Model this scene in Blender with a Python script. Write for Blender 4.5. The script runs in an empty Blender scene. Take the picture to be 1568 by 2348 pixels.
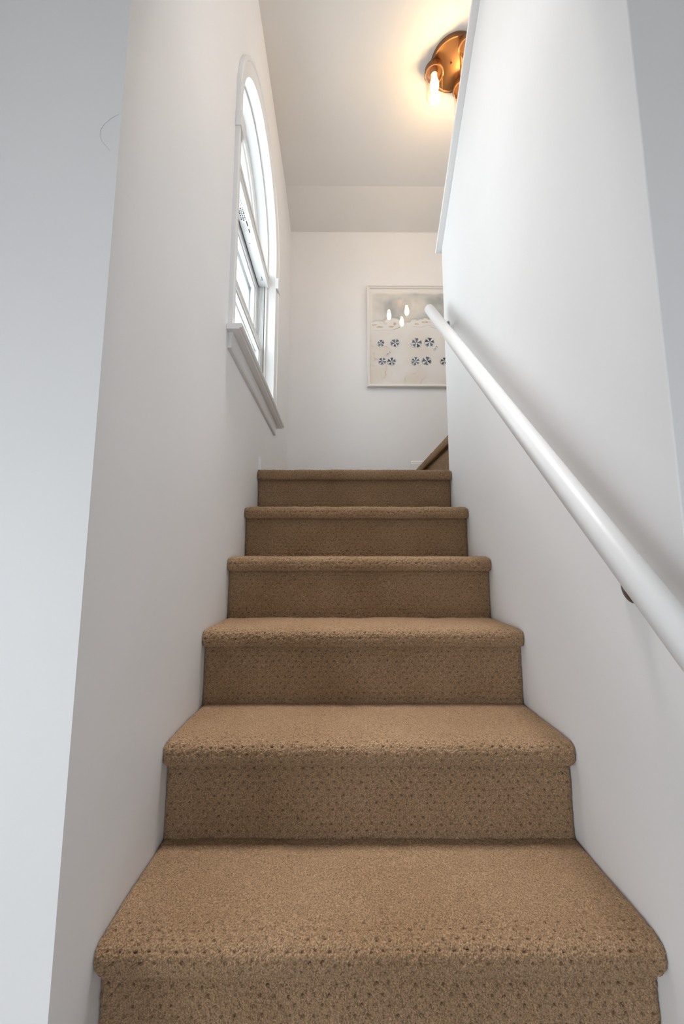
import bpy, bmesh, math, random
import numpy as np
from mathutils import Vector, Matrix

# ------------------------------------------------------------------ camera / light / exposure
S = bpy.context.scene
C = S.collection
CAM = (0.38471541, 0.0, 0.59231905)
FWD = Vector((0.0035, 0.9921, 0.1255)).normalized()
RGT = Vector((0.99999, -0.0036, 0.0007)).normalized()
UP = RGT.cross(FWD).normalized(); RGT = FWD.cross(UP).normalized()
cd = bpy.data.cameras.new('camera'); cam = bpy.data.objects.new('camera', cd); C.objects.link(cam)
m = Matrix((RGT, UP, -FWD)).transposed().to_4x4(); m.translation = Vector(CAM); cam.matrix_world = m
cd.sensor_fit = 'VERTICAL'; cd.sensor_height = 36; cd.sensor_width = 36
cd.lens = 911.2459 * 36 / 2348; cd.clip_start = 0.02
S.camera = cam
S.view_settings.view_transform = 'Standard'; S.view_settings.look = 'None'
S.view_settings.gamma = 1; S.view_settings.use_curve_mapping = False
S.view_settings.exposure = 0.30
WORLD_STRENGTH = 5.0
W_ = bpy.data.worlds.new('world'); S.world = W_; W_.use_nodes = True
W_.node_tree.nodes['Background'].inputs[0].default_value = (0.90, 0.95, 1.0, 1)
W_.node_tree.nodes['Background'].inputs[1].default_value = WORLD_STRENGTH
BULB_STRENGTH = 58.0

def portal(name, loc, rot, sx, sy):
    l = bpy.data.lights.new(name, 'AREA'); l.shape = 'RECTANGLE'; l.size = sx; l.size_y = sy
    l.cycles.is_portal = True
    o = bpy.data.objects.new(name, l); C.objects.link(o); o.location = loc; o.rotation_euler = rot
portal('daylight_stair_window', (-0.20, 1.73, 2.05), (0, -math.pi/2, 0), 1.5, 0.82)
portal('daylight_left_opening', (-1.22, -0.62, 0.4), (0, -math.pi/2, 0), 1.2, 1.25)  # portal of an unseen opening placed to light the right stair wall
portal('daylight_added_upper_window', (2.16, 1.55, 2.67), (0, math.pi/2, 0), .6, .8)  # portal of an unseen window added to brighten the upper stairwell
def area_fill(name, loc, rot, sx, sy, power, col, spread):
    l = bpy.data.lights.new(name, 'AREA'); l.shape = 'RECTANGLE'; l.size = sx; l.size_y = sy; l.energy = power; l.color = col; l.spread = math.radians(spread)
    o = bpy.data.objects.new(name, l); C.objects.link(o); o.location = loc; o.rotation_euler = rot
area_fill('shaft_fill_light', (0.45, 1.0, 3.72), (0, 0, 0), .46, .46, 4.1, (1, .965, .945), 37)  # unseen fill lamp added inside a closed ceiling recess to brighten the treads
portal('daylight_added_back_opening', (0.65, -1.62, 0.24), (math.pi/2, 0, 0), .9, .7)  # portal of an unseen opening added to light the front walls and risers

# ------------------------------------------------------------------ dimensions
W = 0.8975            # stair width
Y0, RUN, RISE = 0.724, 0.2184, 0.20378
LAND = 5*RISE; UPL = 6*RISE
YB = 2.77             # back wall
FLOOR = -RISE
ZC = 3.187
rng = np.random.default_rng(7)

# ------------------------------------------------------------------ helpers
def link(name, me, mat=None, parent=None):
    o = bpy.data.objects.new(name, me); C.objects.link(o)
    if mat is not None:
        for mm in (mat if isinstance(mat, (list, tuple)) else [mat]): me.materials.append(mm)
    if parent is not None:
        o.parent = parent; o.matrix_parent_inverse = Matrix.Translation(-parent.location)
    return o
def thing(name, label, cat, loc, group=None):
    o = bpy.data.objects.new(name, None); C.objects.link(o); o.location = loc; o.empty_display_size = .05
    o['label'] = label; o['category'] = cat
    if group: o['group'] = group
    return o
def tag(o, label, cat):
    o['label'] = label; o['category'] = cat; return o
def struct(o):
    o['kind'] = 'structure'; return o
def pydata(name, v, f, mat, parent=None, smooth=False):
    me = bpy.data.meshes.new(name); me.from_pydata(v, [], f); me.update()
    bm = bmesh.new(); bm.from_mesh(me); bmesh.ops.recalc_face_normals(bm, faces=bm.faces); bm.to_mesh(me); bm.free()
    if smooth:
        for p in me.polygons: p.use_smooth = True
    return link(name, me, mat, parent)
def box_vf(x0, x1, y0, y1, z0, z1, base=0):
    v = [(x, y, z) for x in (x0, x1) for y in (y0, y1) for z in (z0, z1)]
    f = [(0,1,3,2), (4,6,7,5), (0,4,5,1), (2,3,7,6), (0,2,6,4), (1,5,7,3)]
    return v, [tuple(i+base for i in q) for q in f]
def boxes(name, L, mat, parent=None, bevel=0):
    V, F = [], []
    for b in L:
        v, f = box_vf(*b, base=len(V)); V += v; F += f
    o = pydata(name, V, F, mat, parent)
    if bevel:
        md = o.modifiers.new('bevel', 'BEVEL'); md.width = bevel; md.segments = 2; md.limit_method = 'ANGLE'
    return o
def extrude(name, poly, a0, a1, axis, mat, parent=None, bevel=0, smooth=False):
    """poly in the two other axes, extruded from a0 to a1 along axis"""
    def P(p, a):
        return {'x': (a, p[0], p[1]), 'y': (p[0], a, p[1]), 'z': (p[0], p[1], a)}[axis]
    n = len(poly)
    V = [P(p, a0) for p in poly] + [P(p, a1) for p in poly]
    F = [tuple(range(n))[::-1], tuple(range(n, 2*n))] + [(i, (i+1) % n, n+(i+1) % n, n+i) for i in range(n)]
    o = pydata(name, V, F, mat, parent, smooth)
    if bevel:
        md = o.modifiers.new('bevel', 'BEVEL'); md.width = bevel; md.segments = 3; md.limit_method = 'ANGLE'
    if smooth: shade_angle(o)
    return o
def shade_angle(o, ang=35):
    me = o.data
    for p in me.polygons: p.use_smooth = True
    bm = bmesh.new(); bm.from_mesh(me)
    for e in bm.edges:
        if len(e.link_faces) == 2 and e.calc_face_angle(0) > math.radians(ang): e.smooth = False
    bm.to_mesh(me); bm.free()
def lathe(name, prof, loc, mat, parent=None, n=48, axis=Vector((0, 0, 1)), close=False, ang=35):
    q = Vector((0, 0, 1)).rotation_difference(axis)
    V, F = [], []
    for (r, z) in prof:
        for i in range(n):
            a = 2*math.pi*i/n
            V.append(tuple(q @ Vector((r*math.cos(a), r*math.sin(a), z)) + Vector(loc)))
    k = len(prof)
    for j in range(k if close else k-1):
        j2 = (j+1) % k
        for i in range(n):
            F.append((j*n+i, j*n+(i+1) % n, j2*n+(i+1) % n, j2*n+i))
    me = bpy.data.meshes.new(name); me.from_pydata(V, [], F)
    bm = bmesh.new(); bm.from_mesh(me)
    bmesh.ops.remove_doubles(bm, verts=bm.verts, dist=1e-6); bmesh.ops.recalc_face_normals(bm, faces=bm.faces)
    bm.to_mesh(me); bm.free()
    o = link(name, me, mat, parent); shade_angle(o, ang); return o
def tube(name, pts, rad, mat, parent=None, n=16, caps=True):
    pts = [Vector(p) for p in pts]
    rads = rad if isinstance(rad, (list, tuple)) else [rad]*len(pts)
    V, F = [], []
    u = None
    for i, p in enumerate(pts):
        d = (pts[min(i+1, len(pts)-1)] - pts[max(i-1, 0)]).normalized()
        if u is None:
            u = d.orthogonal().normalized()
        u = (u - d*u.dot(d)).normalized(); v = d.cross(u)
        for j in range(n):
            a = 2*math.pi*j/n
            V.append(tuple(p + (u*math.cos(a) + v*math.sin(a))*rads[i]))
    for i in range(len(pts)-1):
        for j in range(n):
            F.append((i*n+j, i*n+(j+1) % n, (i+1)*n+(j+1) % n, (i+1)*n+j))
    if caps:
        F.append(tuple(range(n))[::-1]); F.append(tuple((len(pts)-1)*n+j for j in range(n)))
    o = pydata(name, V, F, mat, parent); shade_angle(o, 40); return o

# ------------------------------------------------------------------ materials
def srgb(*c):
    return tuple(((x/255)/12.92 if x/255 <= .04045 else ((x/255+.055)/1.055)**2.4) for x in c) + (1,)
def base_mat(name, col, rough=.5, metal=0, spec=.5):
    mt = bpy.data.materials.new(name); mt.use_nodes = True
    b = mt.node_tree.nodes['Principled BSDF']
    b.inputs['Base Color'].default_value = col; b.inputs['Roughness'].default_value = rough
    b.inputs['Metallic'].default_value = metal; b.inputs['Specular IOR Level'].default_value = spec
    return mt, mt.node_tree.nodes, mt.node_tree.links, b
def noise_node(N, L, coord, scale, detail=3, rough=.5, w=None):
    t = N.new('ShaderNodeTexNoise'); t.inputs['Scale'].default_value = scale
    t.inputs['Detail'].default_value = detail; t.inputs['Roughness'].default_value = rough
    L.new(coord, t.inputs['Vector']); return t
def ramp(N, L, fac, stops):
    r = N.new('ShaderNodeValToRGB'); e = r.color_ramp.elements
    e[0].position, e[0].color = stops[0]; e[1].position, e[1].color = stops[1]
    for p, c in stops[2:]:
        x = e.new(p); x.color = c
    L.new(fac, r.inputs['Fac']); return r
def paint(name, col, rough=.55, bump=.05, var=.015, spec=.35):
    mt, N, L, b = base_mat(name, col, rough, 0, spec)
    tc = N.new('ShaderNodeTexCoord'); co = tc.outputs['Object']
    n1 = noise_node(N, L, co, 2.2, 4)
    lo = tuple(max(0, c-var) for c in col[:3])+(1,); hi = tuple(min(1, c+var) for c in col[:3])+(1,)
    r = ramp(N, L, n1.outputs['Fac'], [(.3, lo), (.7, hi)]); L.new(r.outputs['Color'], b.inputs['Base Color'])
    n2 = noise_node(N, L, co, 260, 3)
    bp = N.new('ShaderNodeBump'); bp.inputs['Strength'].default_value = bump; bp.inputs['Distance'].default_value = .001
    L.new(n2.outputs['Fac'], bp.inputs['Height']); L.new(bp.outputs['Normal'], b.inputs['Normal'])
    return mt
M_WALL = paint('wall_paint', (.82, .82, .825, 1), .5)
M_CEIL = paint('ceiling_paint', (.80, .775, .74, 1), .8, .08)
M_TRIM = paint('gloss_trim_paint', (.81, .81, .81, 1), .3, .01, .005, .5)
M_VINYL = paint('window_vinyl', (.78, .79, .79, 1), .35, .0, .003, .5)
M_RAIL = paint('rail_paint', (.74, .74, .74, 1), .34, .02, .006, .5)
M_SOFT = paint('lower_room_floor', (.46, .43, .40, 1), .6)

def carpet_mat():
    mt, N, L, b = base_mat('loop_pile_carpet', (.3, .2, .12, 1), .95, 0, .12)
    b.inputs['Sheen Weight'].default_value = .15; b.inputs['Sheen Roughness'].default_value = .5
    b.inputs['Sheen Tint'].default_value = (.9, .78, .64, 1)
    tc = N.new('ShaderNodeTexCoord'); co = tc.outputs['Object']
    big = noise_node(N, L, co, 5, 3); fib = noise_node(N, L, co, 420, 3, .6)
    r1 = ramp(N, L, big.outputs['Fac'], [(.3, (.32, .203, .115, 1)), (.7, (.375, .247, .148, 1))])
    r2 = ramp(N, L, fib.outputs['Fac'], [(.34, (.50, .47, .43, 1)), (.66, (1.38, 1.38, 1.38, 1))])
    mx = N.new('ShaderNodeMix'); mx.data_type = 'RGBA'; mx.blend_type = 'MULTIPLY'; mx.inputs[0].default_value = 1
    L.new(r1.outputs['Color'], mx.inputs[6]); L.new(r2.outputs['Color'], mx.inputs[7])
    # gaps between tufts darkened in the colour, standing in for shade in the pile
    at = N.new('ShaderNodeAttribute'); at.attribute_name = 'gap_shade'
    mg = N.new('ShaderNodeMix'); mg.data_type = 'RGBA'
    L.new(at.outputs['Fac'], mg.inputs[0]); L.new(mx.outputs[2], mg.inputs[6]); mg.inputs[7].default_value = (.10, .06, .035, 1)
    L.new(mg.outputs[2], b.inputs['Base Color'])
    vo = N.new('ShaderNodeTexVoronoi'); vo.inputs['Scale'].default_value = 330; L.new(co, vo.inputs['Vector'])
    ad = N.new('ShaderNodeMath'); ad.operation = 'ADD'
    L.new(vo.outputs['Distance'], ad.inputs[0]); L.new(fib.outputs['Fac'], ad.inputs[1])
    bp = N.new('ShaderNodeBump'); bp.inputs['Strength'].default_value = .9; bp.inputs['Distance'].default_value = .0028
    L.new(ad.outputs[0], bp.inputs['Height']); L.new(bp.outputs['Normal'], b.inputs['Normal'])
    return mt
M_CARPET = carpet_mat()
M_BRONZE, _N, _L, _b = base_mat('brushed_bronze', (.24, .125, .055, 1), .38, .85)
M_HOLDER, _N, _L, _b = base_mat('aged_bronze', (.20, .10, .045, 1), .36, .85)
M_DKBRONZE, _N, _L, _b = base_mat('dark_bronze', (.12, .065, .035, 1), .4, .8)
M_NICKEL, _N, _L, _b = base_mat('tarnished_nickel', (.22, .22, .21, 1), .35, .9)
M_DARK, _N, _L, _b = base_mat('black_gasket', (.03, .028, .026, 1), .6)
M_WOODBASE, _N, _L, _b = base_mat('stair_timber', (.42, .30, .18, 1), .7)
M_PLATE = paint('carpet_edge_wood', (.5, .4, .3, 1))

def thin_glass(name, tint=(1, 1, 1, 1), ior=1.5, extra=0.0, rough=0.0):
    mt = bpy.data.materials.new(name); mt.use_nodes = True; N = mt.node_tree.nodes; L = mt.node_tree.links
    N.clear(); out = N.new('ShaderNodeOutputMaterial'); mix = N.new('ShaderNodeMixShader')
    tr = N.new('ShaderNodeBsdfTransparent'); tr.inputs[0].default_value = tint
    gl = N.new('ShaderNodeBsdfGlossy'); gl.inputs['Roughness'].default_value = rough
    # two-sided Schlick reflectance for a thin pane
    fr = N.new('ShaderNodeLayerWeight'); fr.inputs['Blend'].default_value = .5
    pw = N.new('ShaderNodeMath'); pw.operation = 'POWER'; pw.inputs[1].default_value = 5
    ad = N.new('ShaderNodeMath'); ad.operation = 'MULTIPLY_ADD'; ad.inputs[1].default_value = .96; ad.inputs[2].default_value = .04 + extra; ad.use_clamp = True
    L.new(fr.outputs['Facing'], pw.inputs[0]); L.new(pw.outputs[0], ad.inputs[0]); L.new(ad.outputs[0], mix.inputs[0])
    L.new(tr.outputs[0], mix.inputs[1]); L.new(gl.outputs[0], mix.inputs[2]); L.new(mix.outputs[0], out.inputs[0])
    return mt
M_PANE = thin_glass('window_glass', (.97, .985, .98, 1))
M_SHADE = thin_glass('lamp_glass', (.985, .965, .93, 1), 1.45)
M_PICGLASS = thin_glass('picture_glass', (.98, .98, .98, 1), 1.5, .0)
def bulb_mat():
    mt = bpy.data.materials.new('lit_bulb'); mt.use_nodes = True; N = mt.node_tree.nodes; L = mt.node_tree.links
    N.clear(); out = N.new('ShaderNodeOutputMaterial'); em = N.new('ShaderNodeEmission')
    em.inputs[0].default_value = (1.0, .68, .36, 1); em.inputs[1].default_value = BULB_STRENGTH
    L.new(em.outputs[0], out.inputs[0]); return mt
M_BULB = bulb_mat()

# ------------------------------------------------------------------ setting
WY0, WY1 = 1.37, 2.15           # window inner opening (casing)
CY, A0, ZARC, ZST = 1.727, 0.405, 2.335, 1.392
T = 0.19                        # left wall thickness
DX = -.038                      # how much deeper the window unit sits in its reveal
def wall_left():
    a = A0 + .004; y0, y1 = .605, YB+.15; z0, z1 = FLOOR-.1, 3.32
    zb = ZST - .025
    arc = [(CY - a*math.cos(t), ZARC + a*math.sin(t)) for t in np.linspace(0, math.pi, 49)]
    V, F = [], []
    def quad(pl):   # polygon list in (y,z) -> both wall faces
        b = len(V)
        for X in (0, -T):
            for p in pl: V.append((X, p[0], p[1]))
        n = len(pl); F.append(tuple(range(b, b+n))); F.append(tuple(range(b+n, b+2*n))[::-1])
    quad([(y0, z0), (CY-a, z0), (CY-a, zb), (CY-a, ZARC), (CY-a, z1), (y0, z1)])
    quad([(CY+a, z0), (y1, z0), (y1, z1), (CY+a, z1), (CY+a, ZARC), (CY+a, zb)])
    quad([(CY-a, z0), (CY+a, z0), (CY+a, zb), (CY-a, zb)])
    for i in range(48):
        p, q = arc[i], arc[i+1]; quad([p, q, (q[0], z1), (p[0], z1)])
    def side(p, q):
        b = len(V); V.extend([(0, *p), (0, *q), (-T, *q), (-T, *p)]); F.append((b, b+1, b+2, b+3))
    loop = [(CY-a, zb)] + arc + [(CY+a, zb)]
    for i in range(len(loop)): side(loop[i], loop[(i+1) % len(loop)])
    for p, q in (((y0, z0), (y0, z1)), ((y0, z1), (y1, z1)), ((y1, z1), (y1, z0)), ((y1, z0), (y0, z0))): side(p, q)
    me = bpy.data.meshes.new('wall_left'); me.from_pydata(V, [], F)
    bm = bmesh.new(); bm.from_mesh(me); bmesh.ops.remove_doubles(bm, verts=bm.verts, dist=1e-5)
    bmesh.ops.recalc_face_normals(bm, faces=bm.faces); bm.to_mesh(me); bm.free()
    return struct(link('wall_left', me, M_WALL))
wall_left()
# half wall between the two flights: sloping top
KX1 = 1.005
ktop = lambda y: 2.172 + .782*(1.838 - y)
struct(extrude('wall_middle', [(.591, FLOOR-.1), (1.838, FLOOR-.1), (1.838, ktop(1.838)), (.591, ktop(.591))], W, KX1, 'x', M_WALL, bevel=.002))
def cap():
    y0, y1 = .62, 1.852; h = .018
    n = Vector((0, .782, 1)).normalized(); n = Vector((0, n.y, n.z))
    poly = [(y0, ktop(y0)), (y1, ktop(y1)), (y1 + h*n.y, ktop(y1) + h*n.z), (y0 + h*n.y, ktop(y0) + h*n.z)]
    return struct(extrude('trim_1', poly, W-.028, KX1+.028, 'x', M_TRIM, bevel=.002))
cap()
struct(boxes('wall_back', [(-T, 2.2, YB, YB+.15, FLOOR-.1, 3.32)], M_WALL))
struct(boxes('wall_right', [(2.0, 2.15, .60, 1.15, FLOOR-.1, 3.32), (2.0, 2.15, 1.95, YB, FLOOR-.1, 3.32), (2.0, 2.15, 1.15, 1.95, FLOOR-.1, 2.37), (2.0, 2.15, 1.15, 1.95, 2.97, 3.32)], M_WALL))  # cutout is the unseen window added for upstairs light
struct(extrude('ceiling', [(1.24, ZC), (2.457, ZC), (YB, 3.118), (YB, 3.34), (1.24, 3.34)], 0, 2.0, 'x', M_CEIL))
# closed recess added over the foot of the stairs to hold the fill light
struct(boxes('ceiling_front', [(0, 2.0, .605, .74, ZC, 3.8), (0, .10, .74, 1.24, ZC, 3.8), (.80, 2.0, .74, 1.24, ZC, 3.8), (0, 2.0, 1.24, 1.34, 3.34, 3.8), (0, 2.0, .605, 1.34, 3.8, 3.9)], M_CEIL))
struct(boxes('wall_front_left', [(-2.0, -T, .605, .72, FLOOR, 2.25)], M_WALL))
struct(boxes('wall_front_right', [(KX1, 2.15, .591, .70, FLOOR, 3.3), (2.15, 2.6, .591, .70, FLOOR, 2.25)], M_WALL))
struct(boxes('wall_front_header', [(.0, KX1, .606, .70, 1.95, 3.3)], M_WALL))
# lower room behind the camera, with unseen openings placed to light the stairs
struct(boxes('floor', [(-2.0, 2.6, -1.5, Y0+.02, FLOOR-.1, FLOOR)], M_SOFT))
struct(boxes('ceiling_lower', [(-2.0, 2.6, -1.5, .605, 2.25, 2.35)], M_CEIL))
struct(boxes('wall_room_left', [(-1.2, -1.1, -1.6, -1.2, FLOOR-.1, 2.35), (-1.2, -1.1, -.10, .605, FLOOR-.1, 2.35), (-1.2, -1.1, -1.2, -.10, .90, 2.35), (-1.2, -1.1, -1.2, -.10, FLOOR-.1, -.15)], M_WALL))
struct(boxes('wall_room_right', [(2.6, 2.7, -1.6, .70, FLOOR-.1, 2.35)], M_WALL))
struct(boxes('wall_room_back', [(-1.2, .2, -1.6, -1.5, FLOOR-.1, 2.35), (1.1, 2.6, -1.6, -1.5, FLOOR-.1, 2.35), (.2, 1.1, -1.6, -1.5, .58, 2.35), (.2, 1.1, -1.6, -1.5, FLOOR-.1, -.1)], M_WALL))
# baseboards
def bb_prof(h, t=.014): return [(0, 0), (t, 0), (t, h*.72), (t*.75, h*.8), (t*.75, h*.88), (t*.35, h), (0, h)]
BBH = .066
pr = bb_prof(BBH)
struct(extrude('baseboard_left', [(0+a, LAND+b) for a, b in pr], 1.812, YB, 'y', M_TRIM))
pr = bb_prof(.088)
o = struct(extrude('baseboard_back', [(YB-a, UPL+b) for a, b in pr], .884, 1.998, 'x', M_TRIM, bevel=.001))

# ------------------------------------------------------------------ carpeted stairs
def vnoise(nx, ny, dx, cell, seed):
    r = np.random.default_rng(seed)
    gx, gy = int(nx*dx/cell)+3, int(ny*dx/cell)+3
    g = r.standard_normal((gx, gy))
    x = np.arange(nx)*dx/cell; y = np.arange(ny)*dx/cell
    xi, yi = x.astype(int), y.astype(int); xf, yf = x-xi, y-yi
    xf = xf*xf*(3-2*xf); yf = yf*yf*(3-2*yf)
    a = g[np.ix_(xi, yi)]; b = g[np.ix_(xi+1, yi)]; c = g[np.ix_(xi, yi+1)]; d = g[np.ix_(xi+1, yi+1)]
    XF, YF = xf[:, None], yf[None, :]
    return (a*(1-XF)+b*XF)*(1-YF)+(c*(1-XF)+d*XF)*YF
def smooth_profile(pts, res):
    P = np.array(pts, float)
    # Chaikin rounding
    for _ in range(3):
        Q = [P[0]]
        for i in range(len(P)-1):
            Q += [P[i]*.75+P[i+1]*.25, P[i]*.25+P[i+1]*.75]
        Q.append(P[-1]); P = np.array(Q)
    s = np.concatenate([[0], np.cumsum(np.linalg.norm(np.diff(P, axis=0), axis=1))])
    n = max(4, int(s[-1]/res)); t = np.linspace(0, s[-1], n)
    R_ = np.stack([np.interp(t, s, P[:, 0]), np.interp(t, s, P[:, 1])], 1)
    d = np.gradient(R_, axis=0); d /= np.linalg.norm(d, axis=1)[:, None]+1e-9
    nrm = np.stack([-d[:, 1], d[:, 0]], 1)       # left normal
    return R_, nrm, t
def carpet(name, pts, x0, x1, res, seed, parent, flip=1, wear=None, mapper=None, gapamt=1.0, s_off=0.0):
    R_, nrm, s = smooth_profile(pts, res); nrm = nrm*flip
    ns = len(s); nx = int((x1-x0)/res)+1; X = np.linspace(x0, x1, nx)
    # dimple lattice: staggered rows, jittered
    PX, PY = .0216, .0142
    sx, ss = X[:, None]+0*s[None, :], s[None, :]+s_off+0*X[:, None]
    sx = sx + vnoise(nx, ns, res, .03, seed+1)*.0018; ss = ss + vnoise(nx, ns, res, .03, seed+2)*.0014
    row = np.floor(ss/PY); u = (sx + (row % 2)*PX/2)/PX; cu = (u - np.floor(u) - .5)*PX; cv = (ss/PY - row - .5)*PY
    ci = np.floor(u).astype(int) % 997; ri = row.astype(int) % 991
    rr = np.random.default_rng(seed+5).random((997, 991)); amp = .62 + .55*rr[ci, ri]
    jx = (np.random.default_rng(seed+6).random((997, 991))[ci, ri]-.5)*.005; vdir = -1.0
    jy = (np.random.default_rng(seed+8).random((997, 991))[ci, ri]-.5)*.003
    dim = np.exp(-(((cu-jx)/.0029)**2 + ((cv-jy-.10*np.abs(cu-jx))/.0017)**2))*amp
    tip = np.exp(-(((cu-jx)/.0040)**2 + ((cv-jy+.0034*vdir)/.0016)**2))*amp
    op = np.ones(ns) if wear is None else wear(s)
    dim = dim*op[None, :]; tip = tip*op[None, :]
    tuft = vnoise(nx, ns, res, .0042, seed+3)*.5 + vnoise(nx, ns, res, .0026, seed+4)*.4
    h = -dim*.0048 + tip*.0010 + tuft*(.0006 + .0009*op[None, :]) + vnoise(nx, ns, res, .05, seed+7)*.0008
    dw = np.minimum(X-x0, x1-X)[:, None]; h = h - .006*np.exp(-(dw/.006)**1.5)
    co = np.empty((nx, ns, 3)); co[..., 0] = X[:, None] + vnoise(nx, ns, res, .004, seed+9)*.0004
    co[..., 1] = R_[None, :, 0] + h*nrm[None, :, 0]; co[..., 2] = R_[None, :, 1] + h*nrm[None, :, 1]
    co[..., 0] = np.clip(co[..., 0], x0, x1)
    if mapper is not None: co = mapper(co)
    idx = np.arange(nx*ns).reshape(nx, ns)
    q = np.stack([idx[:-1, :-1], idx[1:, :-1], idx[1:, 1:], idx[:-1, 1:]], -1).reshape(-1, 4)
    if flip < 0: q = q[:, ::-1]
    me = bpy.data.meshes.new(name)
    me.vertices.add(nx*ns); me.vertices.foreach_set('co', co.reshape(-1).astype(np.float32))
    me.loops.add(q.size); me.loops.foreach_set('vertex_index', q.reshape(-1).astype(np.int32))
    me.polygons.add(len(q)); me.polygons.foreach_set('loop_start', np.arange(0, q.size, 4, dtype=np.int32))
    me.polygons.foreach_set('use_smooth', np.ones(len(q), bool))
    me.update(calc_edges=True)
    at = me.attributes.new('gap_shade', 'FLOAT', 'POINT')
    at.data.foreach_set('value', np.clip(dim*gapamt*.9-.12, 0, .85).reshape(-1).astype(np.float32))
    return link(name, me, M_CARPET, parent)

stairs = thing('staircase', 'straight tan carpeted stair flight rising between white walls to the landing', 'stairs', (W/2, Y0, FLOOR))
NOS, TH = .026, .048
EPS = .0015
def tread_pts(yk, z, yback):
    return [(yback, z), (yk+.05, z+.001), (yk+.012, z+.001), (yk-NOS+.012, z-.001), (yk-NOS, z-.012), (yk-NOS-.001, z-.030), (yk-NOS+.001, z-TH+.008),
            (yk-NOS+.007, z-TH-.003), (yk-.006, z-TH+.002), (yk+.006, z-TH+.006)]
def riser_pts(yk, ztop, zbot):
    return [(yk+.001, ztop), (yk, ztop-.02), (yk, zbot+.02), (yk-.001, zbot+.004), (yk-.003, zbot-.002)]
for k in range(0, 6):
    yk = Y0 + k*RUN; z = k*RISE
    res = [.0016, .0018, .0021, .0024, .0028, .003][k]
    yb = yk+RUN+.004 if k < 5 else YB-.002
    def wear(s, L=(yb-yk)):
        # pile lies flat and closed on the walking surface, opens over the nosing
        return .28 + .72*np.clip((s-(L-.035))/.03, 0, 1)
    tp = tread_pts(yk, z, yb)
    t = carpet('tread', tp, EPS, W-EPS if k < 5 else W-EPS, res if k < 5 else .003, 100+k*20, stairs, flip=-1, wear=wear)
    carpet('riser', riser_pts(yk, z-TH+.006, z-RISE-.002), EPS, W-EPS, res, 110+k*20, stairs, flip=-1, gapamt=1.15)
# solid timber below the carpet
def core():
    P = [(Y0+.012, FLOOR-.05)]
    for k in range(6):
        yk = Y0+k*RUN+.012; z = k*RISE-.012; P += [(yk, z-RISE if k else FLOOR), (yk, z)]
    P += [(YB-.003, LAND-.012), (YB-.003, FLOOR-.05)]
    return extrude('step_base', P, EPS, W-EPS, 'x', M_WOODBASE, stairs)
core()

# second flight: a raised quarter landing behind the half wall, then steps back toward the viewer
up = thing('staircase', 'diagonal carpeted step corner above the landing, behind the end of the right wall', 'stairs', (1.3, 1.9, UPL))
ya, yb_ = 1.842, YB-.016
def mp(co):
    # profile axis (co[1]) becomes world x, strip axis (co[0]) becomes world y; nosing runs slightly askew
    out = np.empty_like(co); out[..., 1] = co[..., 0]
    out[..., 0] = co[..., 1] + (.012 - .024*(co[..., 0]-ya)/(yb_-ya)); out[..., 2] = co[..., 2]
    return out
XR = .925
wear2 = lambda s: .28 + .72*np.clip((s-(1.98-XR-.035))/.03, 0, 1)
carpet('tread', tread_pts(XR, UPL, 1.98), ya, yb_, .003, 400, up, flip=-1, wear=wear2, mapper=mp)
carpet('riser', riser_pts(XR, UPL-TH+.006, LAND-.002), ya, yb_, .003, 420, up, flip=-1, mapper=mp)
boxes('step_base', [(XR+.03, 1.995, ya+.004, YB-.004, LAND-.4, UPL-.012)], M_WOODBASE, up)
for j in range(1, 6):
    yk = 1.84 - (j-1)*RUN; z = UPL + j*.19
    y_far = yk; y_near = yk-RUN-.02
    boxes('step', [(KX1+.003, 1.995, max(y_near, .705), y_far, z-.25, z)], M_CARPET, up, bevel=.012)
# carpet beyond the wall end on the landing (right of W)
struct(boxes('floor_landing', [(W, XR+.01, 1.842, YB-.003, LAND-.1, LAND-.004)], M_CARPET))

# ------------------------------------------------------------------ handrail
rail = thing('handrail', 'white painted round handrail climbing the right wall beside the stairs', 'handrail', (.8087, 1.2, 1.2))
RX, RZ, RM, RR = .8087, 1.3166, 1.0286, .0222
axis = lambda y: (RX, y, RZ + RM*(y-1.3))
def make_rail():
    ye, yn = 1.772, .22
    d = Vector((0, 1, RM)).normalized()
    end = Vector(axis(ye)); pts = [Vector(axis(yn))]
    rads = [RR]
    for i in range(1, 12): pts.append(Vector(axis(yn + (ye-.012-yn)*i/11))); rads.append(RR)
    c = .011                           # rounded-over end
    b = end - d*c
    for i in range(1, 9):
        t = i/8*math.pi/2; pts.append(b + d*(c*math.sin(t))); rads.append(RR - c*(1-math.cos(t)))
    return tube('rail', pts, rads, M_RAIL, rail, n=40)
make_rail()
def bracket(yr, zr, ys):
    """wall rosette at (yr,zr); saddle under the rail at ys"""
    nrm = Vector((-1, 0, 0))
    b = lathe('bracket', [(0, 0), (.030, 0), (.031, .002), (.030, .005), (.024, .009), (.012, .012), (.0, .013)], (W, yr, zr), M_NICKEL, rail, 32, nrm)
    s = Vector(axis(ys)); dn = Vector((.45, -.12, -.88)).normalized()
    e = s + dn*(RR+.001)
    p0 = Vector((W-.008, yr, zr)); p1 = Vector((W-.045, yr-.02, zr-.004)); p2 = e + Vector((.012, 0, -.014))
    pts = []
    ctrl = [p0, p1, p2, e]
    for i in range(15):
        t = i/14; u = 1-t
        pts.append(ctrl[0]*u**3 + ctrl[1]*3*u*u*t + ctrl[2]*3*u*t*t + ctrl[3]*t**3)
    tube('arm', pts, .0065, M_NICKEL, b, 14)
    d = Vector((0, 1, RM)).normalized()
    tube('saddle', [e - d*.028, e - d*.02, e + d*.02, e + d*.028], [.004, .006, .006, .004], M_NICKEL, b, 12)
bracket(.700, .552, .585)
bracket(1.775, 1.705, 1.62)

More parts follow.
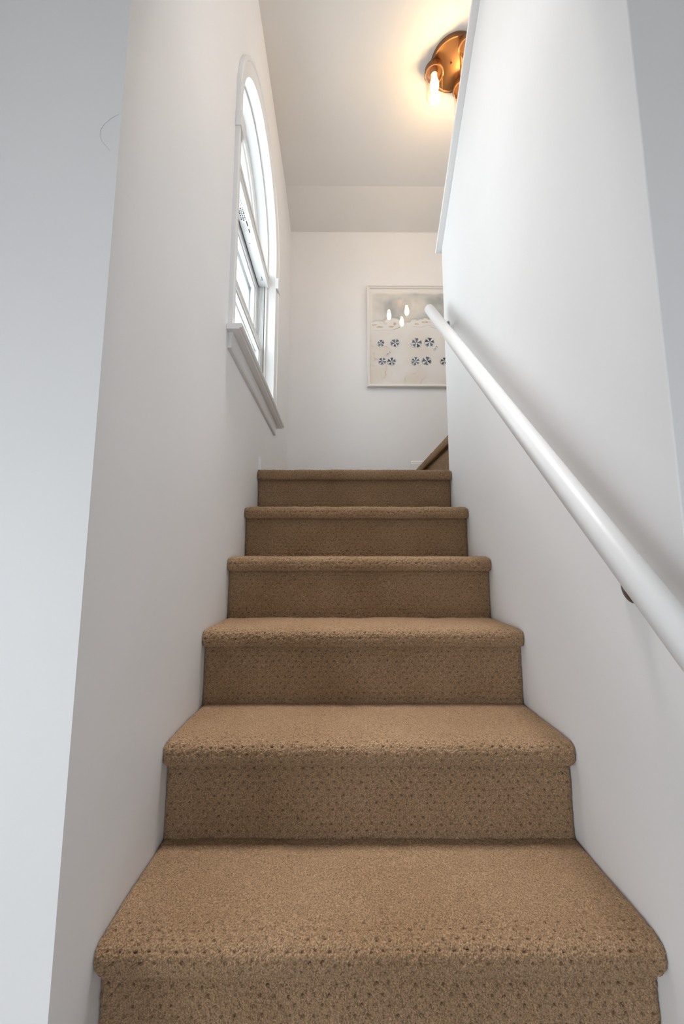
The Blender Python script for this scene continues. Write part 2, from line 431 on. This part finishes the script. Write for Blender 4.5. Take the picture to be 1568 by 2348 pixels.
# ------------------------------------------------------------------ window
win = bpy.data.objects.new('window_1', None); C.objects.link(win); win.location = (0, CY, ZST); win['kind'] = 'structure'
def path(d, zb, arch=True, z1=None, n=40, straight=False):
    """(y,z) points up the left leg, round the arch, down the right leg at offset d outside the opening"""
    a = A0 + d
    if not arch: return None
    P = [(CY-a, zb)] + [(CY - a*math.cos(t), ZARC + a*math.sin(t)) for t in np.linspace(0, math.pi, n)] + [(CY+a, zb)]
    return P
def sweep(name, prof, zb, mat, parent, n=56):
    """closed profile of (d, X)"""
    rows = [path(d, zb, n=n) for d, X in prof]; k = len(prof); m_ = len(rows[0])
    V = [(prof[j][1], rows[j][i][0], rows[j][i][1]) for j in range(k) for i in range(m_)]
    F = []
    for j in range(k):
        j2 = (j+1) % k
        for i in range(m_-1): F.append((j*m_+i, j*m_+i+1, j2*m_+i+1, j2*m_+i))
    F.append(tuple(j*m_ for j in range(k))); F.append(tuple(j*m_+m_-1 for j in range(k))[::-1])
    o = pydata(name, V, F, mat, parent); shade_angle(o, 30); return o
CW, CT = .060, .018
casing = [(0, -.002), (0, .006), (.003, .008), (.009, .008), (.011, .0065), (.018, .007), (.030, .010), (.042, .013), (.047, CT), (.057, CT), (CW, CT-.003), (CW, .0)]
sweep('casing', casing, ZST, M_TRIM, win)
for sgn in (-1, 1):
    y = CY + sgn*(A0 + CW/2)
    boxes('corner_block', [(0, CT+.004, y-CW/2-.003, y+CW/2+.003, 2.172, 2.235)], M_TRIM, win, bevel=.0015)
# reveal, stop and frame of the arched upper light (swept), all inside the wall opening
sweep('jamb', [(-.0003, -.0022), (-.0003, -T), (.0035, -T), (.0035, -.0022)], ZST, M_TRIM, win)
def uboxes(name, L, mat, parent=None, bevel=0):
    return boxes(name, [(b[0]+DX, b[1]+DX) + tuple(b[2:]) for b in L], mat, parent, bevel)
def usweep(name, prof, zb, mat, parent):
    return sweep(name, [(d, X+DX) for d, X in prof], zb, mat, parent)
sweep('stop', [(-.001, -.004+DX), (-.012, -.004+DX), (-.014, -.007+DX), (-.014, -.014+DX), (-.001, -.014+DX)], ZST, M_TRIM, win)
ZT0, ZT1 = 2.172, 2.256        # transom bar
usweep('arch_frame', [(-.001, -.0145), (-.010, -.0145), (-.012, -.018), (-.012, -.056), (-.020, -.058), (-.040, -.060), (-.046, -.064), (-.046, -.072), (-.058, -.076), (-.060, -.080), (-.060, -.105), (-.001, -.105)], ZT1-.01, M_VINYL, win)
# transom: front face, wide underside, gasket line
uboxes('transom', [(-.052, -.002, CY-A0+.001, CY+A0-.001, ZT0, ZT1)], M_VINYL, win, bevel=.002)
uboxes('transom_lip', [(-.012, .004, CY-A0+.001, CY+A0-.001, ZT0-.004, ZT0+.012), (-.012, .002, CY-A0+.001, CY+A0-.001, ZT1-.02, ZT1+.002), (-.075, -.052, CY-A0+.016, CY+A0-.016, ZT0+.01, ZT1+.01), (-.12, -.075, CY-A0+.02, CY+A0-.02, ZT0+.012, ZT1)], M_VINYL, win, bevel=.0015)
uboxes('gasket', [(-.0545, -.0515, CY-A0+.004, CY+A0-.004, ZT0-.002, ZT0+.010)], M_DARK, win)
# side tracks
for sgn in (-1, 1):
    yj = CY + sgn*A0; L_ = []
    def span(a, b): return (min(yj-sgn*a, yj-sgn*b), max(yj-sgn*a, yj-sgn*b))
    y_a, y_b = span(.0, .010); L_.append((-.135, -.018, y_a, y_b, ZST, ZT0-.002))
    for i in range(6):
        y_a, y_b = span(.008, .0165 if i in (0, 5) else .0145); x = -.0215 - i*.0068
        L_.append((x-.0036, x, y_a, y_b, ZST, ZT0-.002))
    y_a, y_b = span(.008, .022); L_.append((-.135, -.092, y_a, y_b, ZST, ZT0-.002))
    uboxes('sash_track', L_, M_VINYL, win, bevel=.0006)
    y_a, y_b = span(.0, .0105)
    uboxes('weather_strip', [(-.0178, -.0146, y_a, y_b, ZST, ZT0-.002)], M_DARK, win)
def sash(y0, y1, z0, z1, x0, x1, sw, rt, rb, nm):
    """hollow sash: stiles and rails with a stepped inner bead, plus its pane"""
    V, F = [], []
    L_ = [(x0, x1, y0, y0+sw, z0, z1), (x0, x1, y1-sw, y1, z0, z1), (x0, x1, y0+sw, y1-sw, z0, z0+rb), (x0, x1, y0+sw, y1-sw, z1-rt, z1)]
    s = uboxes(nm, L_, M_VINYL, win, bevel=.0018)
    b = .008; xa, xb = x0+(x1-x0)*.25, x0+(x1-x0)*.75
    uboxes('glazing_bead', [(xa, xb, y0+sw, y0+sw+b, z0+rb, z1-rt), (xa, xb, y1-sw-b, y1-sw, z0+rb, z1-rt), (xa, xb, y0+sw+b, y1-sw-b, z0+rb, z0+rb+b), (xa, xb, y0+sw+b, y1-sw-b, z1-rt-b, z1-rt)], M_VINYL, s, bevel=.001)
    uboxes('pane', [((x0+x1)/2-.002, (x0+x1)/2+.002, y0+sw, y1-sw, z0+rb, z1-rt)], M_PANE, s)
sash(CY-A0+.012, CY+A0-.012, 1.787-.03, ZT0-.001, -.090, -.058, .036, .03, .034, 'upper_sash')
sash(CY-A0+.017, CY+A0-.017, ZST+.002, 1.799, -.054, -.024, .036, .036, .06, 'lower_sash')
uboxes('sash_lock', [(-.05, -.03, CY-.03, CY+.03, 1.799, 1.807), (-.052, -.03, CY-.012, CY+.012, 1.807, 1.815)], M_VINYL, win, bevel=.002)
# arched pane
a = A0-.058
pn = [(CY-a, ZT1-.004)] + [(CY-a*math.cos(t), ZARC+a*math.sin(t)) for t in np.linspace(0, math.pi, 40)] + [(CY+a, ZT1-.004)]
extrude('pane', pn, -.094+DX, -.090+DX, 'x', M_PANE, win)
# storm screen frame outside the sashes
yo0, yo1 = CY-A0+.024, CY+A0-.024
uboxes('outer_frame', [(-.128, -.100, yo0, yo0+.02, ZST, ZT0), (-.128, -.100, yo1-.02, yo1, ZST, ZT0), (-.128, -.100, yo0+.02, yo1-.02, ZT0-.045, ZT0), (-.128, -.100, yo0+.02, yo1-.02, ZST, ZST+.03), (-.124, -.104, yo0+.02, yo1-.02, 1.73, 1.755)], M_VINYL, win, bevel=.0015)
# stool and apron
YL, YR = 1.250, 2.262
def make_stool():
    # board with horns: wide part in front of the wall, narrow part in the opening
    fr = [(0.0005, ZST-.020), (.042, ZST-.020), (.044, ZST-.016), (.050, ZST-.015), (.054, ZST-.010), (.0545, ZST-.005), (.050, ZST), (0.0005, ZST)]
    n = len(fr)
    V = [(x, YL, z) for x, z in fr] + [(x, YR, z) for x, z in fr]
    F = [tuple(range(n))[::-1], tuple(range(n, 2*n))] + [(i, (i+1) % n, n+(i+1) % n, n+i) for i in range(n)]
    v, f = box_vf(-.18, .0006, CY-A0-.003, CY+A0+.003, ZST-.022, ZST-.0002, len(V)); V += v; F += f
    o = pydata('sill', V, F, M_TRIM, win); shade_angle(o, 30); return o
make_stool()
yl, yr = 1.272, 2.213
zb, zt = 1.316, ZST-.020
ap = [(0, zt), (.017, zt), (.017, zt-.008), (.0145, zt-.012), (.011, zt-.026), (.010, zb+.016), (.012, zb+.013), (.0125, zb+.010), (.0105, zb+.008), (.0125, zb+.006), (.0125, zb+.002), (.010, zb), (0, zb)]
extrude('apron', ap, yl, yr, 'y', M_TRIM, win, smooth=True)
# warning sticker printed on the underside of the head
def sticker():
    V, F, MI = [], [], []
    def q(y0, y1, x0, x1, z, mi):
        b = len(V); V.extend([(x0+DX, y0, z), (x1+DX, y0, z), (x1+DX, y1, z), (x0+DX, y1, z)]); F.append((b, b+1, b+2, b+3)); MI.append(mi)
    z = ZT0-.0006
    q(1.44, 1.74, -.046, -.014, z, 0)
    rnd = random.Random(3)
    q(1.715, 1.738, -.020, -.015, z-.0003, 1)
    q(1.67, 1.70, -.021, -.016, z-.0003, 1)
    for r in range(5):
        x = -.024 - r*.0045; y = 1.685
        while y < 1.732:
            w = rnd.uniform(.002, .007); q(y, min(y+w, 1.734), x-.0012, x, z-.0003, 2); y += w+.002
    for r in range(3):     # bold heading strokes
        x = -.018 - r*.009; y = 1.60
        while y < 1.665:
            w = rnd.uniform(.003, .009); q(y, y+w, x-.0055, x, z-.0003, 1); y += w+.004
    for r in range(4):
        x = -.017 - r*.007; y = 1.45
        while y < 1.585:
            w = rnd.uniform(.003, .012); q(y, y+w, x-.002, x, z-.0003, 2); y += w+.004
    me = bpy.data.meshes.new('sticker'); me.from_pydata(V, [], F)
    w_, *_r = base_mat('sticker_paper', (.82, .82, .82, 1), .6); k_, *_r = base_mat('sticker_ink', (.03, .03, .035, 1), .6); g_, *_r = base_mat('sticker_grey_ink', (.25, .25, .26, 1), .6)
    for i, x in enumerate(MI): me.polygons[i].material_index = x
    return link('warning_sticker', me, [w_, k_, g_], win)
sticker()
uboxes('latch_hole', [(-.022, -.019, 2.035, 2.065, ZT0-.0008, ZT0+.002), (-.029, -.026, 2.058, 2.066, ZT0-.0008, ZT0+.002), (-.034, -.031, 1.80, 1.806, ZT0-.0008, ZT0+.002)], M_DARK, win)

# ------------------------------------------------------------------ ceiling lamp
LX, LY = .976, 1.763
lamp = thing('ceiling_light', 'round bronze flush ceiling light with three clear glass cylinder shades and glowing bulbs', 'ceiling light', (LX, LY, ZC))
zt = ZC
lathe('canopy_plate', [(0, 0), (.123, 0), (.124, -.004), (.1235, -.022), (.121, -.025), (.117, -.0245), (.112, -.021), (.0, -.021)], (LX, LY, zt), M_BRONZE, lamp, 96)
lathe('screw', [(0, 0), (.0045, 0), (.0045, -.004), (.003, -.006), (0, -.0065)], (LX-.02, LY-.01, zt-.021), M_DKBRONZE, lamp, 16)
for i in range(3):
    an = math.radians(173 + 120*i); x, y = LX + .105*math.cos(an), LY + .105*math.sin(an)
    zs = zt-.020
    so = lathe('lamp_holder', [(0, 0), (.034, 0), (.044, -.006), (.0475, -.012), (.0475, -.034), (.049, -.036), (.049, -.041), (.046, -.043), (.043, -.041), (.043, -.012), (.018, -.010), (.0175, -.045), (.0, -.046)], (x, y, zs), M_HOLDER, lamp, 48)
    sh = lathe('glass_shade', [(.0425, -.020), (.0435, -.045), (.0445, -.06), (.0445, -.168), (.0452, -.170), (.0440, -.1712), (.0430, -.169), (.0430, -.06), (.0415, -.045), (.0410, -.020)], (x, y, zs), M_SHADE, lamp, 56, close=True)
    bu = lathe('bulb', [(.0, -.046), (.012, -.047), (.013, -.060), (.016, -.072), (.0205, -.088), (.022, -.105), (.021, -.120), (.017, -.133), (.010, -.141), (0, -.144)], (x, y, zs), M_BULB, lamp, 28)

# ------------------------------------------------------------------ framed picture
PX0, PX1, PZ0, PZ1, YP = .5785, 1.378, 1.858, 2.657, YB
pic = thing('framed_picture', 'watercolour of beach umbrellas in worn white frame on the far wall', 'picture', ((PX0+PX1)/2, YB, PZ0))
def wood_white():
    mt, N, L, b = base_mat('distressed_white_wood', (.80, .76, .70, 1), .5)
    tc = N.new('ShaderNodeTexCoord'); n = noise_node(N, L, tc.outputs['Object'], 38, 5, .7)
    r = ramp(N, L, n.outputs['Fac'], [(.0, (.20, .13, .08, 1)), (.26, (.25, .17, .11, 1)), (.29, (.80, .77, .73, 1)), (1, (.84, .81, .77, 1))])
    L.new(r.outputs['Color'], b.inputs['Base Color']); return mt
M_FRAME = wood_white()
def frame():
    prof = [(0, 0), (0, .026), (.002, .029), (.007, .030), (.011, .027), (.0115, .024), (.020, .021), (.022, .019), (.023, .016), (.023, 0)]  # (inset, depth from wall)
    V, F = [], []
    k = len(prof)
    for (sx, sz) in ((0, 0), (1, 0), (1, 1), (0, 1)):
        for ins, dp in prof:
            V.append((PX0+ins if sx == 0 else PX1-ins, YB-dp, PZ0+ins if sz == 0 else PZ1-ins))
    for c in range(4):
        c2 = (c+1) % 4
        for j in range(k-1):
            F.append((c*k+j, c*k+j+1, c2*k+j+1, c2*k+j))
    o = pydata('frame', V, F, M_FRAME, pic); return o
frame()
def paper_mat():
    mt, N, L, b = base_mat('watercolour_paper', (.8, .77, .73, 1), .8, 0, .2)
    tc = N.new('ShaderNodeTexCoord'); co = tc.outputs['Object']
    sep = N.new('ShaderNodeSeparateXYZ'); L.new(co, sep.inputs[0])
    def math_(op, a, b_=None, c=None, clamp=False):
        n = N.new('ShaderNodeMath'); n.operation = op; n.use_clamp = clamp
        for i, v in enumerate((a, b_, c)):
            if v is None: continue
            if isinstance(v, (int, float)): n.inputs[i].default_value = v
            else: L.new(v, n.inputs[i])
        return n.outputs[0]
    def mixc(f, a, b_):
        n = N.new('ShaderNodeMix'); n.data_type = 'RGBA'; L.new(f, n.inputs[0])
        for i, v in ((6, a), (7, b_)):
            if isinstance(v, tuple): n.inputs[i].default_value = v
            else: L.new(v, n.inputs[i])
        return n.outputs[2]
    x, z = sep.outputs['X'], sep.outputs['Z']
    edge = noise_node(N, L, co, 9, 4, .6).outputs['Fac']; soft = noise_node(N, L, co, 4.5, 3, .5).outputs['Fac']; fine = noise_node(N, L, co, 16, 5, .6).outputs['Fac']
    # sea wash: above a wavering line (object coords = world coords here)
    zz = math_('ADD', z, math_('MULTIPLY', math_('SUBTRACT', edge, .5), .16))
    sea = math_('MULTIPLY', math_('SUBTRACT', zz, 2.372), 60, clamp=True)
    top = math_('MULTIPLY', math_('SUBTRACT', 2.606, math_('ADD', z, math_('MULTIPLY', math_('SUBTRACT', edge, .5), .03))), 60, clamp=True)
    lef = math_('MULTIPLY', math_('SUBTRACT', x, .612), 90, clamp=True)
    sea = math_('MULTIPLY', math_('MULTIPLY', sea, top), lef)
    wash = ramp(N, L, soft, [(.38, (.42, .46, .46, 1)), (.52, (.66, .665, .645, 1)), (.62, (.80, .78, .74, 1))])
    # darker dried edge of the wash
    rim = math_('SUBTRACT', 1.0, math_('MULTIPLY', math_('ABSOLUTE', math_('SUBTRACT', zz, 2.383)), 70, clamp=True))
    base = (.90, .88, .85, 1)
    sand_f = math_('MULTIPLY', math_('MULTIPLY', math_('SUBTRACT', 2.315, zz), 40, clamp=True), math_('MULTIPLY', math_('SUBTRACT', soft, .40), 2.2, clamp=True))
    c = mixc(sand_f, base, (.78, .68, .55, 1))
    vein = math_('SUBTRACT', 1.0, math_('MULTIPLY', math_('ABSOLUTE', math_('SUBTRACT', soft, .565)), 60, clamp=True))
    vein = math_('MULTIPLY', math_('MULTIPLY', vein, math_('MULTIPLY', math_('SUBTRACT', fine, .48), 4, clamp=True)), math_('MULTIPLY', math_('SUBTRACT', 2.30, z), 30, clamp=True))
    c = mixc(vein, c, (.60, .43, .24, 1))
    c = mixc(sea, c, wash.outputs['Color'])
    c = mixc(math_('MULTIPLY', math_('MULTIPLY', rim, sea), .5), c, (.40, .42, .42, 1))
    L.new(c, b.inputs['Base Color']); return mt
def flat(name, col):
    mt, N, L, b = base_mat(name, col, .8, 0, .2)
    tc = N.new('ShaderNodeTexCoord'); n = noise_node(N, L, tc.outputs['Object'], 60, 3)
    lo = tuple(c*.75 for c in col[:3])+(1,); hi = tuple(min(1, c*1.35) for c in col[:3])+(1,)
    r = ramp(N, L, n.outputs['Fac'], [(.3, lo), (.7, hi)]); L.new(r.outputs['Color'], b.inputs['Base Color']); return mt
def painting():
    V, F, MI = [], [], []
    Yp = YB-.013
    def poly(pts, layer, mi):
        b = len(V); V.extend([(p[0], Yp - .0003*layer, p[1]) for p in pts]); F.append(tuple(range(b, b+len(pts)))); MI.append(mi)
    poly([(PX0+.022, PZ0+.022), (PX1-.022, PZ0+.022), (PX1-.022, PZ1-.022), (PX0+.022, PZ1-.022)], 0, 0)
    rnd = random.Random(11)
    def umbrella(cx, cz, r, dark, rot, n=5, squash=1.0, outline=True):
        pts = []
        for i in range(14):
            a = 2*math.pi*i/14; rr = r*1.12*(1+rnd.uniform(-.07, .07)); pts.append((cx+rr*math.cos(a), cz+rr*math.sin(a)*squash))
        poly(pts, 1, 3)
        for i in range(n):
            a = rot + 2*math.pi*i/n; w = math.pi/n*1.22*rnd.uniform(.85, 1.1); r1 = r*rnd.uniform(.86, 1.03)
            P = [(cx+.04*r*math.cos(a), cz+.04*r*math.sin(a)*squash)]
            for t in (-.5, -.2, .0, .2, .5):
                q = r1*(1 - (.10 if t == 0 else 0)); P.append((cx+q*math.cos(a+t*w), cz+q*math.sin(a+t*w)*squash))
            poly(P, 2, dark if rnd.random() < .8 else 3-dark)
        if outline:
            a0 = math.pi*rnd.uniform(.85, 1.2)
            for i in range(7):
                a = a0 + i*.16; b_ = a+.13; q0, q1 = r*1.04, r*(1.10 + .03*rnd.random())
                poly([(cx+q0*math.cos(a), cz+q0*math.sin(a)), (cx+q1*math.cos(a), cz+q1*math.sin(a)), (cx+q1*math.cos(b_), cz+q1*math.sin(b_)), (cx+q0*math.cos(b_), cz+q0*math.sin(b_))], 2, 2)
    L_ = [(.6808, 2.1984, .028, 1, .3, 5), (.7865, 2.2013, .032, 1, .8, 5), (.9438, 2.2018, .039, 1, .2, 5), (1.0422, 2.2073, .037, 2, 1.5, 5),
          (.6890, 2.058, .028, 1, .9, 5), (.7597, 2.0556, .031, 2, 1.57, 5), (.9331, 2.0587, .032, 1, .4, 6), (1.0163, 2.0615, .033, 1, 1.3, 4),
          (1.1457, 2.0592, .030, 2, .3, 5), (1.235, 2.061, .031, 1, .7, 5), (1.19, 2.205, .034, 1, .1, 5), (1.285, 2.200, .033, 2, 1.1, 5)]
    for u in L_: umbrella(*u)
    def stroke(pts, w, mi):
        for (a, b_) in zip(pts[:-1], pts[1:]):
            dx, dz = b_[0]-a[0], b_[1]-a[1]; l = math.hypot(dx, dz); nx_, nz = -dz/l*w/2, dx/l*w/2
            poly([(a[0]+nx_, a[1]+nz), (a[0]-nx_, a[1]-nz), (b_[0]-nx_*.6, b_[1]-nz*.6), (b_[0]+nx_*.6, b_[1]+nz*.6)], 2, mi)
    def rough(pts, n=5, j=.0022):
        out = [pts[0]]
        for a, b_ in zip(pts[:-1], pts[1:]):
            for i in range(1, n+1): out.append((a[0]+(b_[0]-a[0])*i/n+rnd.uniform(-j, j)*.5, a[1]+(b_[1]-a[1])*i/n+rnd.uniform(-j, j)))
        return out
    stroke(rough([(.6278, 2.3007), (.6573, 2.2971), (.6969, 2.3046), (.7462, 2.3011), (.7808, 2.3064)]), .0009, 2)
    stroke(rough([(.7808, 2.3064), (.8057, 2.3197), (.828, 2.3251)], 5, .003), .0026, 2)
    stroke(rough([(.9146, 2.3306), (.9541, 2.3281), (.9887, 2.3282), (1.0286, 2.3416), (1.0533, 2.3416)]), .0011, 2)
    stroke(rough([(1.0529, 2.3284), (1.0824, 2.3205), (1.1346, 2.3313), (1.22, 2.325), (1.33, 2.338)]), .0012, 2)
    stroke(rough([(.8285, 2.3542), (.8408, 2.3516), (.8607, 2.3559)], 4), .0018, 4)
    stroke(rough([(1.0121, 2.376), (1.0539, 2.3655)], 4), .0014, 4)
    def lounger(cx, cz, ang, l=.042, w=.014):
        c, s = math.cos(ang), math.sin(ang)
        R2 = lambda u, v: (cx+u*c-v*s, cz+u*s+v*c)
        poly([R2(-l/2, -w/2), R2(l/2, -w/2), R2(l/2, w/2), R2(-l/2, w/2)], 1, 3)
        poly([R2(-l/2, -w/2), R2(l/2, -w/2), R2(l/2, -w/2+.0013), R2(-l/2, -w/2+.0013)], 2, 2)
        poly([R2(-l*.1, -w*.1), R2(l*.02, -w*.1), R2(l*.02, w*.25), R2(-l*.1, w*.25)], 2, 2)
        poly([R2(l*.08, -w*.1), R2(l*.2, -w*.1), R2(l*.2, w*.25), R2(l*.08, w*.25)], 2, 4)
        poly([R2(l*.42, -w*.3), R2(l*.5, -w*.3), R2(l*.5, w*.5), R2(l*.42, w*.5)], 2, 2)
    lounger(.7313, 2.1151, .75); lounger(1.0826, 2.1577, 1.0)
    # soft tan rocks along the shore
    for (cx, cz, rx, rz) in ((.636, 2.343, .020, .010), (.672, 2.329, .024, .010), (.760, 2.330, .022, .009), (.785, 2.352, .012, .017), (.950, 2.352, .016, .010), (1.01, 2.366, .024, .008)):
        poly([(cx+rx*math.cos(t)*(1+.2*math.sin(3*t+cx*50)), cz+rz*math.sin(t)*(1+.2*math.cos(2*t))) for t in np.linspace(0, 2*math.pi, 18)[:-1]], 1, 5)
    me = bpy.data.meshes.new('print'); me.from_pydata(V, [], F)
    for i, x in enumerate(MI): me.polygons[i].material_index = x
    mats = [paper_mat(), flat('slate_blue_paint', (.13, .17, .22, 1)), flat('charcoal_paint', (.055, .05, .065, 1)), flat('white_paint', (.76, .75, .74, 1)), flat('umber_paint', (.25, .15, .09, 1)), flat('tan_wash', (.70, .60, .48, 1))]
    return link('print', me, mats, pic)
painting()
boxes('glass', [(PX0+.021, PX1-.021, YB-.0172, YB-.0152, PZ0+.021, PZ1-.021)], M_PICGLASS, pic)

# ------------------------------------------------------------------ cobweb strand on the front wall
M_WEB, *_ = base_mat('dusty_thread', (.52, .52, .53, 1), .9)
def onwall(u, v, Y=.6045):
    f = 911.2459; d = FWD*f + RGT*(u-784) - UP*(v-1174); s = Y/d.y; return Vector(CAM) + d*s
tag(tube('cobweb_strand', [onwall(*p) for p in ((272, 262), (255, 271), (240, 284), (231, 296), (229, 310), (234, 324), (244, 336), (252, 346))], .0002, M_WEB), 'faint curved cobweb strand stuck to the grey wall face at left of the stair opening', 'cobweb')
